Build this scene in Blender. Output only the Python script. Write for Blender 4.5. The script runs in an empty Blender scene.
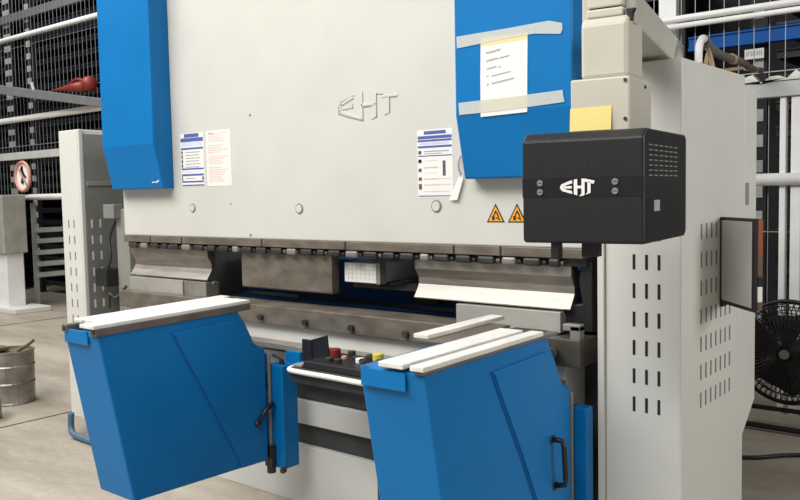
import bpy, bmesh, math, random
from mathutils import Vector, Matrix
random.seed(7)
S = bpy.context.scene
COL = S.collection
R = math.radians

# ------------------------------------------------------------------ camera
cam_d = bpy.data.cameras.new('camera'); cam = bpy.data.objects.new('camera', cam_d); COL.objects.link(cam)
yaw, pitch, roll = R(39.566), R(3.926), R(-1.1467)
fw = Vector((-math.sin(yaw)*math.cos(pitch), math.cos(yaw)*math.cos(pitch), -math.sin(pitch)))
rt = Vector((math.cos(yaw), math.sin(yaw), 0)); up = rt.cross(fw)
r2 = rt*math.cos(roll)+up*math.sin(roll); u2 = up*math.cos(roll)-rt*math.sin(roll)
m = Matrix((r2, u2, -fw)).transposed().to_4x4(); m.translation = (0, 0, 1.55)
cam.matrix_world = m
cam_d.sensor_width = 36; cam_d.lens = 842.7/800*36; cam_d.clip_end = 100
S.camera = cam
# ------------------------------------------------------------------ light
S.view_settings.view_transform = 'Standard'; S.view_settings.look = 'None'
S.view_settings.gamma = 1; S.view_settings.use_curve_mapping = False
S.view_settings.exposure = 0.0
W = bpy.data.worlds.new('hall_light'); S.world = W; W.use_nodes = True
bg = W.node_tree.nodes['Background']; bg.inputs[0].default_value = (1.0, 0.99, 0.97, 1); bg.inputs[1].default_value = 0.30
def area(name, loc, target, sx, sy, power, col=(1, 0.985, 0.96)):
    d = bpy.data.lights.new(name, 'AREA'); d.shape = 'RECTANGLE'; d.size = sx; d.size_y = sy; d.energy = power; d.color = col
    o = bpy.data.objects.new(name, d); COL.objects.link(o); o.location = loc
    o.rotation_euler = (Vector(target)-Vector(loc)).to_track_quat('-Z', 'Y').to_euler()
    return o
area('hall_lamp', (-5.5, -1.5, 7.0), (-4.2, 2.0, 0.5), 6, 2.5, 600)
area('hall_lamp', (-11.0, 2.5, 7.5), (-10.5, 3.0, 0), 5, 3, 520)
area('hall_lamp', (-1.2, -2.6, 6.0), (-1.2, 2.8, 0.6), 3, 2, 250)
area('side_fill_light', (3.6, 4.6, 3.0), (-1.1, 3.1, 1.5), 2.5, 2.5, 26).data.spread = R(75)  # unseen fill from the right, added to brighten the cabinet side

# ------------------------------------------------------------------ materials
def mat(name, col, rough=0.5, metal=0.0, var=0.08, scale=6.0, rv=0.1, bump=0.0, spec=0.5, emit=None, stretch=None):
    M = bpy.data.materials.new(name); M.use_nodes = True; nt = M.node_tree; N = nt.nodes; L = nt.links
    b = N['Principled BSDF']
    b.inputs['Roughness'].default_value = rough; b.inputs['Metallic'].default_value = metal
    b.inputs['Specular IOR Level'].default_value = spec
    tc = N.new('ShaderNodeTexCoord'); mp = N.new('ShaderNodeMapping'); L.new(tc.outputs['Object'], mp.inputs[0])
    if stretch: mp.inputs['Scale'].default_value = stretch
    no = N.new('ShaderNodeTexNoise'); no.inputs['Scale'].default_value = scale; no.inputs['Detail'].default_value = 6
    L.new(mp.outputs[0], no.inputs['Vector'])
    cr = N.new('ShaderNodeValToRGB'); cr.color_ramp.elements[0].position = 0.3; cr.color_ramp.elements[1].position = 0.7
    cr.color_ramp.elements[0].color = tuple(c*(1-var) for c in col)+(1,)
    cr.color_ramp.elements[1].color = tuple(min(1, c*(1+var)) for c in col)+(1,)
    L.new(no.outputs['Fac'], cr.inputs[0]); L.new(cr.outputs[0], b.inputs['Base Color'])
    if rv:
        mr = N.new('ShaderNodeMapRange'); mr.inputs['To Min'].default_value = max(0.02, rough-rv); mr.inputs['To Max'].default_value = min(1, rough+rv)
        L.new(no.outputs['Fac'], mr.inputs[0]); L.new(mr.outputs[0], b.inputs['Roughness'])
    if bump:
        bn = N.new('ShaderNodeBump'); bn.inputs['Strength'].default_value = bump; bn.inputs['Distance'].default_value = 0.01
        L.new(no.outputs['Fac'], bn.inputs['Height']); L.new(bn.outputs[0], b.inputs['Normal'])
    return M
def tape_mat():
    M = bpy.data.materials.new('translucent_tape'); M.use_nodes = True; nt = M.node_tree; N = nt.nodes; L = nt.links
    out = N['Material Output']; b = N['Principled BSDF']
    b.inputs['Base Color'].default_value = (0.80, 0.82, 0.74, 1); b.inputs['Roughness'].default_value = 0.35
    t = N.new('ShaderNodeBsdfTransparent'); mx = N.new('ShaderNodeMixShader')
    no = N.new('ShaderNodeTexNoise'); no.inputs['Scale'].default_value = 9
    mr = N.new('ShaderNodeMapRange'); mr.inputs['To Min'].default_value = 0.40; mr.inputs['To Max'].default_value = 0.55
    L.new(no.outputs['Fac'], mr.inputs[0]); L.new(mr.outputs[0], mx.inputs[0])
    L.new(t.outputs[0], mx.inputs[1]); L.new(b.outputs[0], mx.inputs[2]); L.new(mx.outputs[0], out.inputs[0])
    return M
def floor_mat():
    M = bpy.data.materials.new('worn_concrete'); M.use_nodes = True; nt = M.node_tree; N = nt.nodes; L = nt.links
    b = N['Principled BSDF']; tc = N.new('ShaderNodeTexCoord')
    n1 = N.new('ShaderNodeTexNoise'); n1.inputs['Scale'].default_value = 0.9; n1.inputs['Detail'].default_value = 9; n1.inputs['Roughness'].default_value = 0.65
    mp = N.new('ShaderNodeMapping'); mp.inputs['Rotation'].default_value = (0, 0, 0.6); mp.inputs['Scale'].default_value = (0.6, 2.2, 1)
    L.new(tc.outputs['Object'], mp.inputs[0]); L.new(mp.outputs[0], n1.inputs['Vector'])
    n2 = N.new('ShaderNodeTexNoise'); n2.inputs['Scale'].default_value = 22; n2.inputs['Detail'].default_value = 8
    L.new(tc.outputs['Object'], n2.inputs['Vector'])
    c1 = N.new('ShaderNodeValToRGB'); c1.color_ramp.elements[0].position = 0.32; c1.color_ramp.elements[1].position = 0.66
    c1.color_ramp.elements[0].color = (0.31, 0.265, 0.205, 1); c1.color_ramp.elements[1].color = (0.55, 0.49, 0.40, 1)
    L.new(n1.outputs['Fac'], c1.inputs[0])
    mx = N.new('ShaderNodeMixRGB'); mx.blend_type = 'MULTIPLY'; mx.inputs[0].default_value = 0.35
    L.new(c1.outputs[0], mx.inputs[1]); L.new(n2.outputs['Fac'], mx.inputs[2]); L.new(mx.outputs[0], b.inputs['Base Color'])
    b.inputs['Roughness'].default_value = 0.55
    return M
MT = dict(
    beige=mat('beige_machine_paint', (0.60, 0.595, 0.545), 0.45, var=0.035, scale=3),
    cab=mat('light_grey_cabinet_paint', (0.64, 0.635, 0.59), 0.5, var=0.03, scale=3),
    blue=mat('blue_machine_paint', (0.001, 0.160, 0.44), 0.42, var=0.05, scale=4, spec=0.25),
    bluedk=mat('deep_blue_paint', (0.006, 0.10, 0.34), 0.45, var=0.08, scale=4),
    slot=mat('black_opening', (0.012, 0.012, 0.012), 0.9),
    slotg=mat('grey_louvre_opening', (0.20, 0.195, 0.175), 0.9),
    steel=mat('ground_steel', (0.36, 0.335, 0.30), 0.52, 1.0, var=0.2, scale=5, stretch=(1, 1, 9)),
    oldsteel=mat('stained_brown_steel', (0.175, 0.15, 0.12), 0.5, 0.35, var=0.3, scale=8, stretch=(1, 1, 2)),
    greysteel=mat('dull_grey_steel', (0.29, 0.275, 0.245), 0.5, 0.4, var=0.22, scale=8),
    diesteel=mat('pale_die_steel', (0.50, 0.49, 0.45), 0.42, 0.5, var=0.12, scale=7),
    dark=mat('dark_oiled_steel', (0.05, 0.048, 0.045), 0.5, 0.4, var=0.25, scale=12),
    frame=mat('dark_frame_paint', (0.045, 0.047, 0.045), 0.7, var=0.2),
    inner=mat('darkened_olive_grey', (0.21, 0.212, 0.195), 0.55, var=0.06),
    greydk=mat('dark_grey_paint', (0.25, 0.25, 0.225), 0.55, var=0.1),  # plain dark grey for frames, pins and screw heads
    black=mat('black_textured_plastic', (0.012, 0.012, 0.013), 0.42, var=0.15, scale=200, rv=0.06, bump=0.05),
    gloss=mat('gloss_black_band', (0.008, 0.008, 0.009), 0.35),
    white=mat('white_plastic', (0.80, 0.79, 0.75), 0.5, var=0.03),
    slat=mat('worn_white_worktop', (0.74, 0.72, 0.67), 0.45, var=0.12, scale=9, stretch=(3, 0.6, 1)),
    alu=mat('brown_stained_aluminium', (0.17, 0.145, 0.12), 0.45, 0.5, var=0.2, scale=10),
    paper=mat('white_paper', (0.82, 0.81, 0.78), 0.8, var=0.02),
    cream=mat('cream_paper', (0.80, 0.74, 0.69), 0.8, var=0.02),
    endstop=mat('dark_brown_steel_block', (0.085, 0.075, 0.062), 0.5, 0.3, var=0.25, scale=14),
    patch=mat('yellowed_tape_patch', (0.84, 0.66, 0.34), 0.7, var=0.04),
    ink=mat('grey_ink', (0.36, 0.33, 0.34), 0.8), inkdk=mat('dark_ink', (0.09, 0.09, 0.11), 0.8),
    inkblue=mat('blue_print', (0.075, 0.11, 0.36), 0.7), inkpale=mat('pale_pink_print', (0.66, 0.52, 0.49), 0.8),
    inklav=mat('pale_blue_print', (0.60, 0.64, 0.78), 0.8),
    edgeshade=mat('painted_edge_shade', (0.26, 0.25, 0.22), 0.8),
    orange=mat('orange_sign', (0.85, 0.36, 0.02), 0.6), blackink=mat('black_print', (0.02, 0.02, 0.02), 0.6),
    note=mat('yellow_note_paper', (0.86, 0.70, 0.25), 0.8, var=0.02),
    column=mat('warm_beige_column_paint', (0.56, 0.535, 0.445), 0.5, var=0.05, scale=5),
    armp=mat('beige_arm_paint', (0.50, 0.485, 0.43), 0.5, var=0.04),
    chrome=mat('bright_screw', (0.7, 0.7, 0.7), 0.25, 1.0),
    logo=mat('white_logo', (0.85, 0.85, 0.84), 0.5, var=0.0),
    tape=tape_mat(), floor=floor_mat(),
    wall=mat('dark_hall_wall', (0.035, 0.036, 0.04), 0.8, var=0.2, scale=1),
    rack=mat('dark_rack_steel', (0.010, 0.011, 0.013), 0.7, 0.0, var=0.2),
    tray=mat('dark_navy_tray', (0.006, 0.008, 0.015), 0.5, 0.2, var=0.3, scale=1.5),
    lip=mat('grey_tray_edge', (0.018, 0.02, 0.026), 0.45, 0.4, var=0.2),
    tab=mat('pale_locating_tab', (0.42, 0.42, 0.41), 0.5),
    wire=mat('galvanised_wire', (0.34, 0.35, 0.35), 0.45, 0.3),
    rail=mat('white_fence_paint', (0.78, 0.78, 0.76), 0.45, var=0.05),
    beam=mat('grey_beam_paint', (0.14, 0.145, 0.145), 0.5, var=0.08),
    beamlt=mat('pale_grey_beam_paint', (0.44, 0.45, 0.43), 0.5, var=0.08),
    blueb=mat('bright_blue_beam', (0.002, 0.09, 0.36), 0.5, var=0.15, spec=0.2),
    red=mat('red_plastic', (0.20, 0.016, 0.010), 0.5), pink=mat('faded_red_ring', (0.55, 0.27, 0.21), 0.6),
    concrete=mat('grey_concrete_box', (0.30, 0.29, 0.25), 0.8, var=0.15, scale=8),
    drum=mat('dirty_tin', (0.30, 0.285, 0.25), 0.4, 0.7, var=0.35, scale=9),
    rust=mat('brown_rust', (0.14, 0.085, 0.05), 0.8, var=0.3, scale=10),
    fan=mat('black_fan_steel', (0.018, 0.017, 0.016), 0.45, 0.3), hub=mat('grey_fan_hub', (0.35, 0.34, 0.32), 0.4, 0.5),
    fanblade=mat('dark_fan_blade', (0.028, 0.026, 0.025), 0.5, 0.3),
    screen=mat('grey_document_face', (0.46, 0.465, 0.44), 0.22, var=0.12, scale=3),
    brown=mat('orange_brown_edge', (0.30, 0.085, 0.03), 0.6), hose=mat('blue_grey_hose', (0.06, 0.14, 0.22), 0.5),
    hosew=mat('ribbed_white_hose', (0.66, 0.66, 0.63), 0.5), sleeve=mat('grey_cable_sleeve', (0.11, 0.10, 0.09), 0.8, var=0.4, scale=30),
    tie=mat('tan_tie', (0.45, 0.30, 0.19), 0.7), foil=mat('crumpled_foil', (0.55, 0.54, 0.50), 0.4, 0.3, bump=0.6, scale=12),
    yellow=mat('yellow_button', (0.75, 0.62, 0.10), 0.5), joint=mat('dark_joint', (0.05, 0.045, 0.04), 0.9),
)
# ------------------------------------------------------------------ mesh helpers
INV = {}
class MB:
    def __init__(s): s.bm = bmesh.new(); s.mi = 0
    def box(s, a, b, rz=0, c=None):
        vs = []
        for z in (a[2], b[2]):
            for x, y in ((a[0], a[1]), (b[0], a[1]), (b[0], b[1]), (a[0], b[1])):
                v = Vector((x, y, z))
                if rz and c is not None:
                    d = v-Vector(c); v = Matrix.Rotation(rz, 3, 'Z') @ d+Vector(c)
                vs.append(s.bm.verts.new(v))
        for f in ((3, 2, 1, 0), (4, 5, 6, 7), (0, 1, 5, 4), (1, 2, 6, 5), (2, 3, 7, 6), (3, 0, 4, 7)):
            s.bm.faces.new([vs[i] for i in f]).material_index = s.mi
        return s
    def prism(s, axis, pts, a0, a1):
        def P(p, a):
            return (a, p[0], p[1]) if axis == 'x' else ((p[0], a, p[1]) if axis == 'y' else (p[0], p[1], a))
        A = [s.bm.verts.new(P(p, a0)) for p in pts]; B = [s.bm.verts.new(P(p, a1)) for p in pts]
        n = len(pts); fs = [s.bm.faces.new(A[::-1]), s.bm.faces.new(B)]
        for i in range(n): fs.append(s.bm.faces.new((A[i], A[(i+1) % n], B[(i+1) % n], B[i])))
        for f in fs: f.material_index = s.mi
        bmesh.ops.recalc_face_normals(s.bm, faces=fs)
        return s
    def tube(s, pts, r, seg=8, radii=None, cap=True):
        P = [Vector(p) for p in pts]; rings = []
        t0 = (P[1]-P[0]).normalized(); ref = Vector((0, 0, 1)) if abs(t0.z) < 0.9 else Vector((1, 0, 0))
        nrm = t0.cross(ref).normalized()
        for i, p in enumerate(P):
            t = ((P[min(i+1, len(P)-1)]-P[max(i-1, 0)])).normalized()
            nrm = (nrm-t*nrm.dot(t)).normalized(); bn = t.cross(nrm); rr = radii[i] if radii else r
            rings.append([s.bm.verts.new(p+(nrm*math.cos(2*math.pi*k/seg)+bn*math.sin(2*math.pi*k/seg))*rr) for k in range(seg)])
        fs = []
        for a, b in zip(rings, rings[1:]):
            for k in range(seg): fs.append(s.bm.faces.new((a[k], a[(k+1) % seg], b[(k+1) % seg], b[k])))
        if cap: fs += [s.bm.faces.new(rings[0][::-1]), s.bm.faces.new(rings[-1])]
        for f in fs: f.material_index = s.mi
        bmesh.ops.recalc_face_normals(s.bm, faces=fs)
        return s
    def cyl(s, p0, p1, r, seg=16, r1=None): return s.tube([p0, p1], r, seg, radii=[r, r if r1 is None else r1])
    def ring(s, c, r, w, axis='y', seg=32, rad=6):
        c = Vector(c); pts = []
        for k in range(seg+1):
            a = 2*math.pi*k/seg; d = (math.cos(a)*r, math.sin(a)*r)
            pts.append(c+(Vector((d[0], 0, d[1])) if axis == 'y' else Vector((d[0], d[1], 0)) if axis == 'z' else Vector((0, d[0], d[1]))))
        return s.tube(pts, w, rad, cap=False)
    def sphere(s, c, r, sc=(1, 1, 1)):
        g = bmesh.ops.create_uvsphere(s.bm, u_segments=16, v_segments=10, radius=r, matrix=Matrix.Translation(c) @ Matrix.Diagonal((*sc, 1)))
        return s
    def stroke(s, pts, w, y0, y1):
        """ribbon of width w along an XZ polyline, extruded from y0 to y1"""
        for (x0, z0), (x1, z1) in zip(pts, pts[1:]):
            d = Vector((x1-x0, z1-z0)); d.normalize(); n = Vector((-d.y, d.x))*w/2; e = d*w*0.3
            q = [(x0-e.x+n.x, z0-e.y+n.y), (x0-e.x-n.x, z0-e.y-n.y), (x1+e.x-n.x, z1+e.y-n.y), (x1+e.x+n.x, z1+e.y+n.y)]
            s.prism('y', q, y0, y1)
        return s
    def build(s, name, m, parent=None, bevel=0, smooth=False, local=False, label=None, kind=None):
        if parent is not None and not local: bmesh.ops.transform(s.bm, matrix=INV[parent.name], verts=s.bm.verts)
        me = bpy.data.meshes.new(name); s.bm.to_mesh(me); s.bm.free()
        for mm in (m if isinstance(m, (list, tuple)) else [m]): me.materials.append(MT[mm])
        if smooth:
            for p in me.polygons: p.use_smooth = True
        o = bpy.data.objects.new(name, me); COL.objects.link(o)
        if parent is not None: o.parent = parent; INV[o.name] = INV[parent.name]
        else: INV[o.name] = Matrix()
        if bevel:
            b = o.modifiers.new('bevel', 'BEVEL'); b.width = bevel; b.segments = 2; b.limit_method = 'ANGLE'; b.angle_limit = R(35)
        if label: o['label'] = label
        if kind: o['kind'] = kind
        return o
def tag(o, label, cat, group=None, kind=None):
    o['label'] = label; o['category'] = cat
    if group: o['group'] = group
    if kind: o['kind'] = kind
    return o
def thing(name, loc, label, cat, rz=0, group=None):
    o = bpy.data.objects.new(name, None); COL.objects.link(o); o.location = loc; o.rotation_euler = (0, 0, rz); o.empty_display_size = .1
    INV[o.name] = (Matrix.Translation(loc) @ Matrix.Rotation(rz, 4, 'Z')).inverted()
    return tag(o, label, cat, group)
def solo(mb, name, m, loc, label, cat, group=None, kind=None, bevel=0, smooth=False):
    """a thing that is one mesh, with its origin at loc"""
    bmesh.ops.transform(mb.bm, matrix=Matrix.Translation(-Vector(loc)), verts=mb.bm.verts)
    o = mb.build(name, m, bevel=bevel, smooth=smooth); o.location = loc
    return tag(o, label, cat, group, kind)
def arc(pts, n=8):
    """Catmull-Rom through pts"""
    P = [Vector(p) for p in pts]; P = [2*P[0]-P[1]]+P+[2*P[-1]-P[-2]]; out = []
    for i in range(1, len(P)-2):
        for k in range(n):
            t = k/n; a, b, c, d = P[i-1:i+3]
            out.append(0.5*((2*b)+(c-a)*t+(2*a-5*b+4*c-d)*t*t+(3*b-a-3*c+d)*t**3))
    return out+[P[-2]]

# ================================================================== SETTING
MB().box((-24, -6, -0.2), (6, 12, 0)).build('floor', 'floor', kind='structure')
MB().box((-24, 10.5, 0), (6, 10.7, 9)).build('wall_back', 'wall', kind='structure')
MB().box((-24.2, -6, 0), (-24, 12, 9)).build('wall_left', 'wall', kind='structure')
MB().box((-5.735, -6, 0), (-5.715, 10, 0.002)).build('trim_1', 'joint', kind='structure')
MB().box((-10.42, -6, 0), (-10.39, 10, 0.002)).build('trim_2', 'joint', kind='structure')

# ================================================================== PRESS BRAKE
YF = 2.86
pb = thing('press_brake', (-3.0, 3.2, 0), 'long beige and blue press brake with a tall ram above its tooling', 'press brake')
ram = MB().box((-4.515, YF, 1.325), (-1.452, YF+0.10, 3.0)).build('ram', 'beige', pb, bevel=0.006)
MB().box((-4.45, 3.0, 1.62), (-1.5, 3.6, 1.93)).build('upper_light_block', 'greydk', pb)  # unseen box added to block light so the space behind the ram stays dark
MB().box((-4.80, 4.32, 0.0), (-1.5, 4.36, 1.88)).build('rear_light_block', 'frame', pb)  # dark panel added behind the tooling to keep the opening dark
MB().box((-4.64, 3.02, 0.0), (-4.54, 4.3, 1.9)).build('side_frame', 'greydk', pb)
MB().box((-1.452, 2.99, 0.0), (-1.415, 4.3, 1.9)).build('side_frame', 'frame', pb)  # coloured dark to stand for the shadowed gap beside the cabinet
MB().box((-4.80, 2.98, 0.0), (-4.66, 3.20, 1.48)).build('guide_post', 'greydk', pb, bevel=0.008)
MB().box((-4.86, 2.93, 1.42), (-4.74, 3.0, 1.51)).build('limit_switch', 'inner', pb, bevel=0.006)
MB().box((-4.93, 2.90, 0.99), (-4.80, 3.0, 1.10)).build('sensor_box', 'black', pb, bevel=0.006)
MB().tube(arc([(-4.80, 2.99, 1.42), (-4.86, 2.97, 1.3), (-4.84, 2.96, 1.18), (-4.87, 2.95, 1.09)]), 0.008).build('sensor_cable', 'dark', pb, smooth=True)
MB().tube(arc([(-4.78, 2.9, 0.86), (-4.74, 2.88, 0.95), (-4.70, 2.9, 0.93), (-4.66, 2.95, 1.0)]), 0.01).build('sensor_cable', 'dark', pb, smooth=True)
# blue cylinder covers
for x0 in (-4.512, -1.962):
    cv = MB().prism('x', [(YF, 3.0), (2.735, 3.0), (2.735, 1.845), (2.79, 1.597), (YF, 1.597)], x0, x0+0.512).build('cylinder_cover', 'blue', pb, bevel=0.007)
MB().stroke([(-4.09, 1.632), (-4.062, 1.634)], 0.006, 2.778, 2.7835).stroke([(-4.05, 1.632), (-4.03, 1.640)], 0.01, 2.778, 2.7835).build('scratch', 'inklav', cv)
# ram details: plugs, seams
for x, z, r in ((-3.836, 1.486, 0.021), (-2.993, 1.480, 0.023), (-2.157, 1.488, 0.024)):
    pl = MB().ring((x, YF-0.001, z), r, 0.0035).build('plug_ring', 'greydk', ram, smooth=True)
    MB().cyl((x, YF+0.001, z), (x, YF-0.006, z), r*0.86, 20).build('plug', 'beige', ram)
for x, z, r in ((-3.336, 1.957, .006), (-3.51, 1.507, .004), (-3.36, 1.345, .007)): MB().cyl((x, YF, z), (x, YF-.003, z), r, 10).build('screw_head', 'greydk', ram)
# raised letters EHT on the ram
def eht(px, pz, w, h):
    """strokes of the three letters inside a box w x h, origin lower left"""
    f = lambda u, v: (px+u*w, pz+v*h)
    return [[f(.22, .86), f(.05, .70), f(0, .52), f(.02, .30), f(.14, .20), f(.40, .0)], [f(.06, .58), f(.24, .62)], [f(.10, .34), f(.26, .36)],
            [f(.40, 1.0), f(.40, 0)], [f(.40, .52), f(.62, .52)], [f(.66, .98), f(.66, .10), f(.55, .0)], [f(.66, .96), f(1.0, .86)], [f(.84, .86), f(.84, .20), f(.74, .10)]]
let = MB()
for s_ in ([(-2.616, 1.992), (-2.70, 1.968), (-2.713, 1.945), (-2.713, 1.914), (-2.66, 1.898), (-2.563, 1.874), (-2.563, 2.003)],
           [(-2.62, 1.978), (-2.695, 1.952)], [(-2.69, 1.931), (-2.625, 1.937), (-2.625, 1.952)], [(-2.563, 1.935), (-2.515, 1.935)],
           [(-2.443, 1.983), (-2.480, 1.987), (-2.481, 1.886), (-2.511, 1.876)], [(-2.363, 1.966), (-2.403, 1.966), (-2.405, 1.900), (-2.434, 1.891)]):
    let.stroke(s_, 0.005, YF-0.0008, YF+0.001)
let.build('letter_edge_shade', 'edgeshade', ram)  # dark strokes painted in for the shadow edges of the raised letters
let = MB()
let.stroke([(-2.625, 1.984), (-2.70, 1.958), (-2.705, 1.925), (-2.58, 1.886)], 0.012, YF-0.0025, YF+0.001)
let.stroke([(-2.57, 2.0), (-2.57, 1.885)], 0.012, YF-0.0025, YF+0.001).stroke([(-2.57, 1.945), (-2.49, 1.945)], 0.012, YF-0.0025, YF+0.001)
let.stroke([(-2.487, 1.99), (-2.49, 1.89)], 0.012, YF-0.0025, YF+0.001).stroke([(-2.45, 1.974), (-2.36, 1.974)], 0.012, YF-0.0025, YF+0.001).stroke([(-2.412, 1.97), (-2.414, 1.90)], 0.012, YF-0.0025, YF+0.001)
let.build('raised_lettering', 'beige', ram, bevel=0.002)
# instruction stickers
def sticker(x0, z0, x1, z1, m, rows):
    st = MB().box((x0, YF-0.0012, z0), (x1, YF+0.001, z1)).build('sticker', m, ram)
    by = {}
    for (u0, v0, u1, v1, mm) in rows:
        by.setdefault(mm, MB()).box((x0+(x1-x0)*u0, YF-0.0018, z1-(z1-z0)*v1), (x0+(x1-x0)*u1, YF-0.001, z1-(z1-z0)*v0))
    for mm, mb in by.items(): mb.build('print', mm, st)
rows = [(.18, .01, .80, .08, 'inkblue'), (.02, .09, .98, .16, 'inkblue'), (.08, .17, .92, .24, 'inklav'), (.03, .27, .97, .305, 'inkblue')]
rows += [(.05, .31, .08, .66, 'inkdk')]+[(.03, .34+.085*k, .10, .37+.085*k, 'inkdk') for k in range(4)]
rows += [(.22, .35+.055*k, .84-.05*(k % 2), .367+.055*k, 'ink') for k in range(6)]
rows += [(.03, .655, .97, .685, 'inkblue'), (.03, .765, .97, .80, 'inkblue'), (.20, .72, .85, .735, 'inklav'), (.18, .84, .6, .855, 'ink'), (.03, .80, .07, .9, 'inkdk'), (.9, .82, .97, .88, 'inkblue'), (.03, .895, .97, .925, 'inkblue'), (.03, .965, .98, .99, 'inkblue')]
sticker(-3.928, 1.604, -3.722, 1.895, 'white', rows)
rows = []
for k in range(22):
    if k in (4, 9, 14): continue
    rows.append((.08+.04*random.random(), .06+k*.04, .55+.38*random.random(), .075+k*.04, 'inkpale'))
rows += [(.1, .04, .3, .055, 'ink'), (.6, .04, .88, .055, 'inkpale')]
sticker(-3.700, 1.602, -3.495, 1.897, 'cream', rows)
rows = [(.2, .02, .82, .07, 'inkblue'), (.02, .09, .98, .135, 'inkblue'), (.02, .145, .98, .175, 'inkblue'), (.06, .185, .9, .22, 'inklav'), (.02, .235, .98, .265, 'inkblue'), (.02, .375, .98, .39, 'inkblue'), (.02, .965, .98, .98, 'inkblue')]
rows += [(.03, .305+.13*k, .12, .355+.13*k, 'inkdk') for k in range(5)]+[(.03, .43, .12, .47, 'brown'), (.03, .79, .12, .83, 'brown')]
rows += [(.2, .31, .9, .325, 'ink'), (.2, .345, .7, .355, 'ink'), (.72, .46, .80, .68, 'inkdk'), (.18, .555, .6, .562, 'ink'), (.18, .715, .95, .725, 'inkpale'), (.18, .80, .95, .81, 'inkpale'), (.18, .90, .9, .91, 'inkpale')]
rows += [(.2, .45+.09*k, .58, .457+.09*k, 'inkpale') for k in range(5)]
sticker(-2.255, 1.523, -2.068, 1.812, 'white', rows)
# warning triangles
for xc in (-1.860, -1.760):
    t = MB().prism('y', [(xc-0.043, 1.421), (xc+0.043, 1.421), (xc, 1.497)], YF-0.001, YF+0.001).build('warning_triangle', 'blackink', ram)
    MB().prism('y', [(xc-0.034, 1.426), (xc+0.034, 1.426), (xc, 1.486)], YF-0.0016, YF-0.0005).build('triangle_face', 'orange', t)
    MB().box((xc-0.017, YF-0.002, 1.43), (xc-0.004, YF-0.001, 1.447)).stroke([(xc-0.008, 1.449), (xc+0.001, 1.466), (xc+0.010, 1.452), (xc+0.014, 1.440)], 0.006, YF-0.002, YF-0.001).stroke([(xc+0.002, 1.440), (xc+0.020, 1.432)], 0.005, YF-0.002, YF-0.001).build('hand_symbol', 'blackink', t)
# clamp rail and clamps
MB().box((-4.50, 2.845, 1.288), (-1.47, 2.965, 1.325)).build('clamp_rail', 'oldsteel', pb, bevel=0.002)
sm = MB()
for x in (-4.23, -3.93, -3.26, -2.68, -2.06, -1.83): sm.box((x-0.004, 2.8435, 1.288), (x+0.004, 2.85, 1.325))
sm.build('rail_seam', 'slot', pb)
MB().box((-4.50, 2.875, 1.257), (-1.47, 2.965, 1.288)).build('clamp_backing', 'dark', pb)
x = -4.46; k = 0
while x < -1.60:
    w = (0.105, 0.085, 0.10, 0.062, 0.10, 0.098)[k % 6]
    c = MB().box((x, 2.846, 1.252), (x+w*0.78, 2.876, 1.286)).build('tool_clamp', 'greysteel' if k % 4 == 1 else 'dark', pb, bevel=0.011)
    MB().cyl((x+w*0.84, 2.866, 1.268), (x+w*1.0, 2.866, 1.268), 0.010, 12).build('clamp_screw', 'dark' if k % 3 else 'oldsteel', c, smooth=False)
    x += w+0.013; k += 1
# bed
bed = MB().box((-4.50, YF, 0.0), (-1.535, 2.99, 0.30)).box((-4.50, YF+0.04, 0.30), (-1.535, 2.99, 0.41)).box((-4.50, YF, 0.41), (-1.535, 2.99, 0.53)).box((-4.50, YF+0.05, 0.53), (-1.535, 2.99, 0.66)).box((-4.50, YF-0.03, 0.66), (-1.535, 2.99, 0.90)).build('bed', 'cab', pb, bevel=0.004)
MB().box((-4.50, YF+0.03, 0.302), (-1.535, YF+0.045, 0.408)).build('kick_recess', 'frame', pb)
MB().box((-4.50, YF+0.02, 0.535), (-1.535, YF+0.055, 0.655)).build('recess_shade', 'dark', pb)  # dark panel painting in the shade below the console
MB().box((-4.50, 2.795, 0.905), (-1.60, 2.97, 0.998)).build('die_rail', 'oldsteel', pb, bevel=0.004)
for x in (-3.22, -2.90, -2.60, -3.55, -2.28, -1.95):
    MB().cyl((x, 2.796, 0.938), (x, 2.776, 0.938), 0.015, 12).build('die_bolt', 'dark', pb)
MB().box((-4.50, 2.755, 0.795), (-1.535, 2.832, 0.825)).build('guide_rail', 'greysteel', pb, bevel=0.005)
MB().box((-4.50, 2.80, 0.775), (-1.535, 2.832, 0.795)).build('rail_groove', 'dark', pb)
MB().box((-1.66, 2.79, 0.885), (-1.455, 2.96, 0.99)).cyl((-1.56, 2.79, 0.935), (-1.56, 2.765, 0.935), 0.022, 14).build('rail_end_stop', 'endstop', pb, bevel=0.004)
MB().box((-1.50, 2.80, 0.93), (-1.46, 2.84, 1.04)).box((-1.53, 2.80, 1.02), (-1.46, 2.84, 1.045)).build('end_bracket', 'greysteel', pb, bevel=0.003)
MB().prism('y', [(-1.585, 1.005), (-1.46, 1.005), (-1.46, 1.27), (-1.50, 1.27), (-1.515, 1.20), (-1.50, 1.11), (-1.585, 1.10)], 2.90, 2.985).build('guard_bracket', 'black', pb, bevel=0.004)
MB().box((-1.54, 2.992, 0), (-1.453, 3.0, 1.3)).build('end_plate', 'frame', pb)
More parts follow.
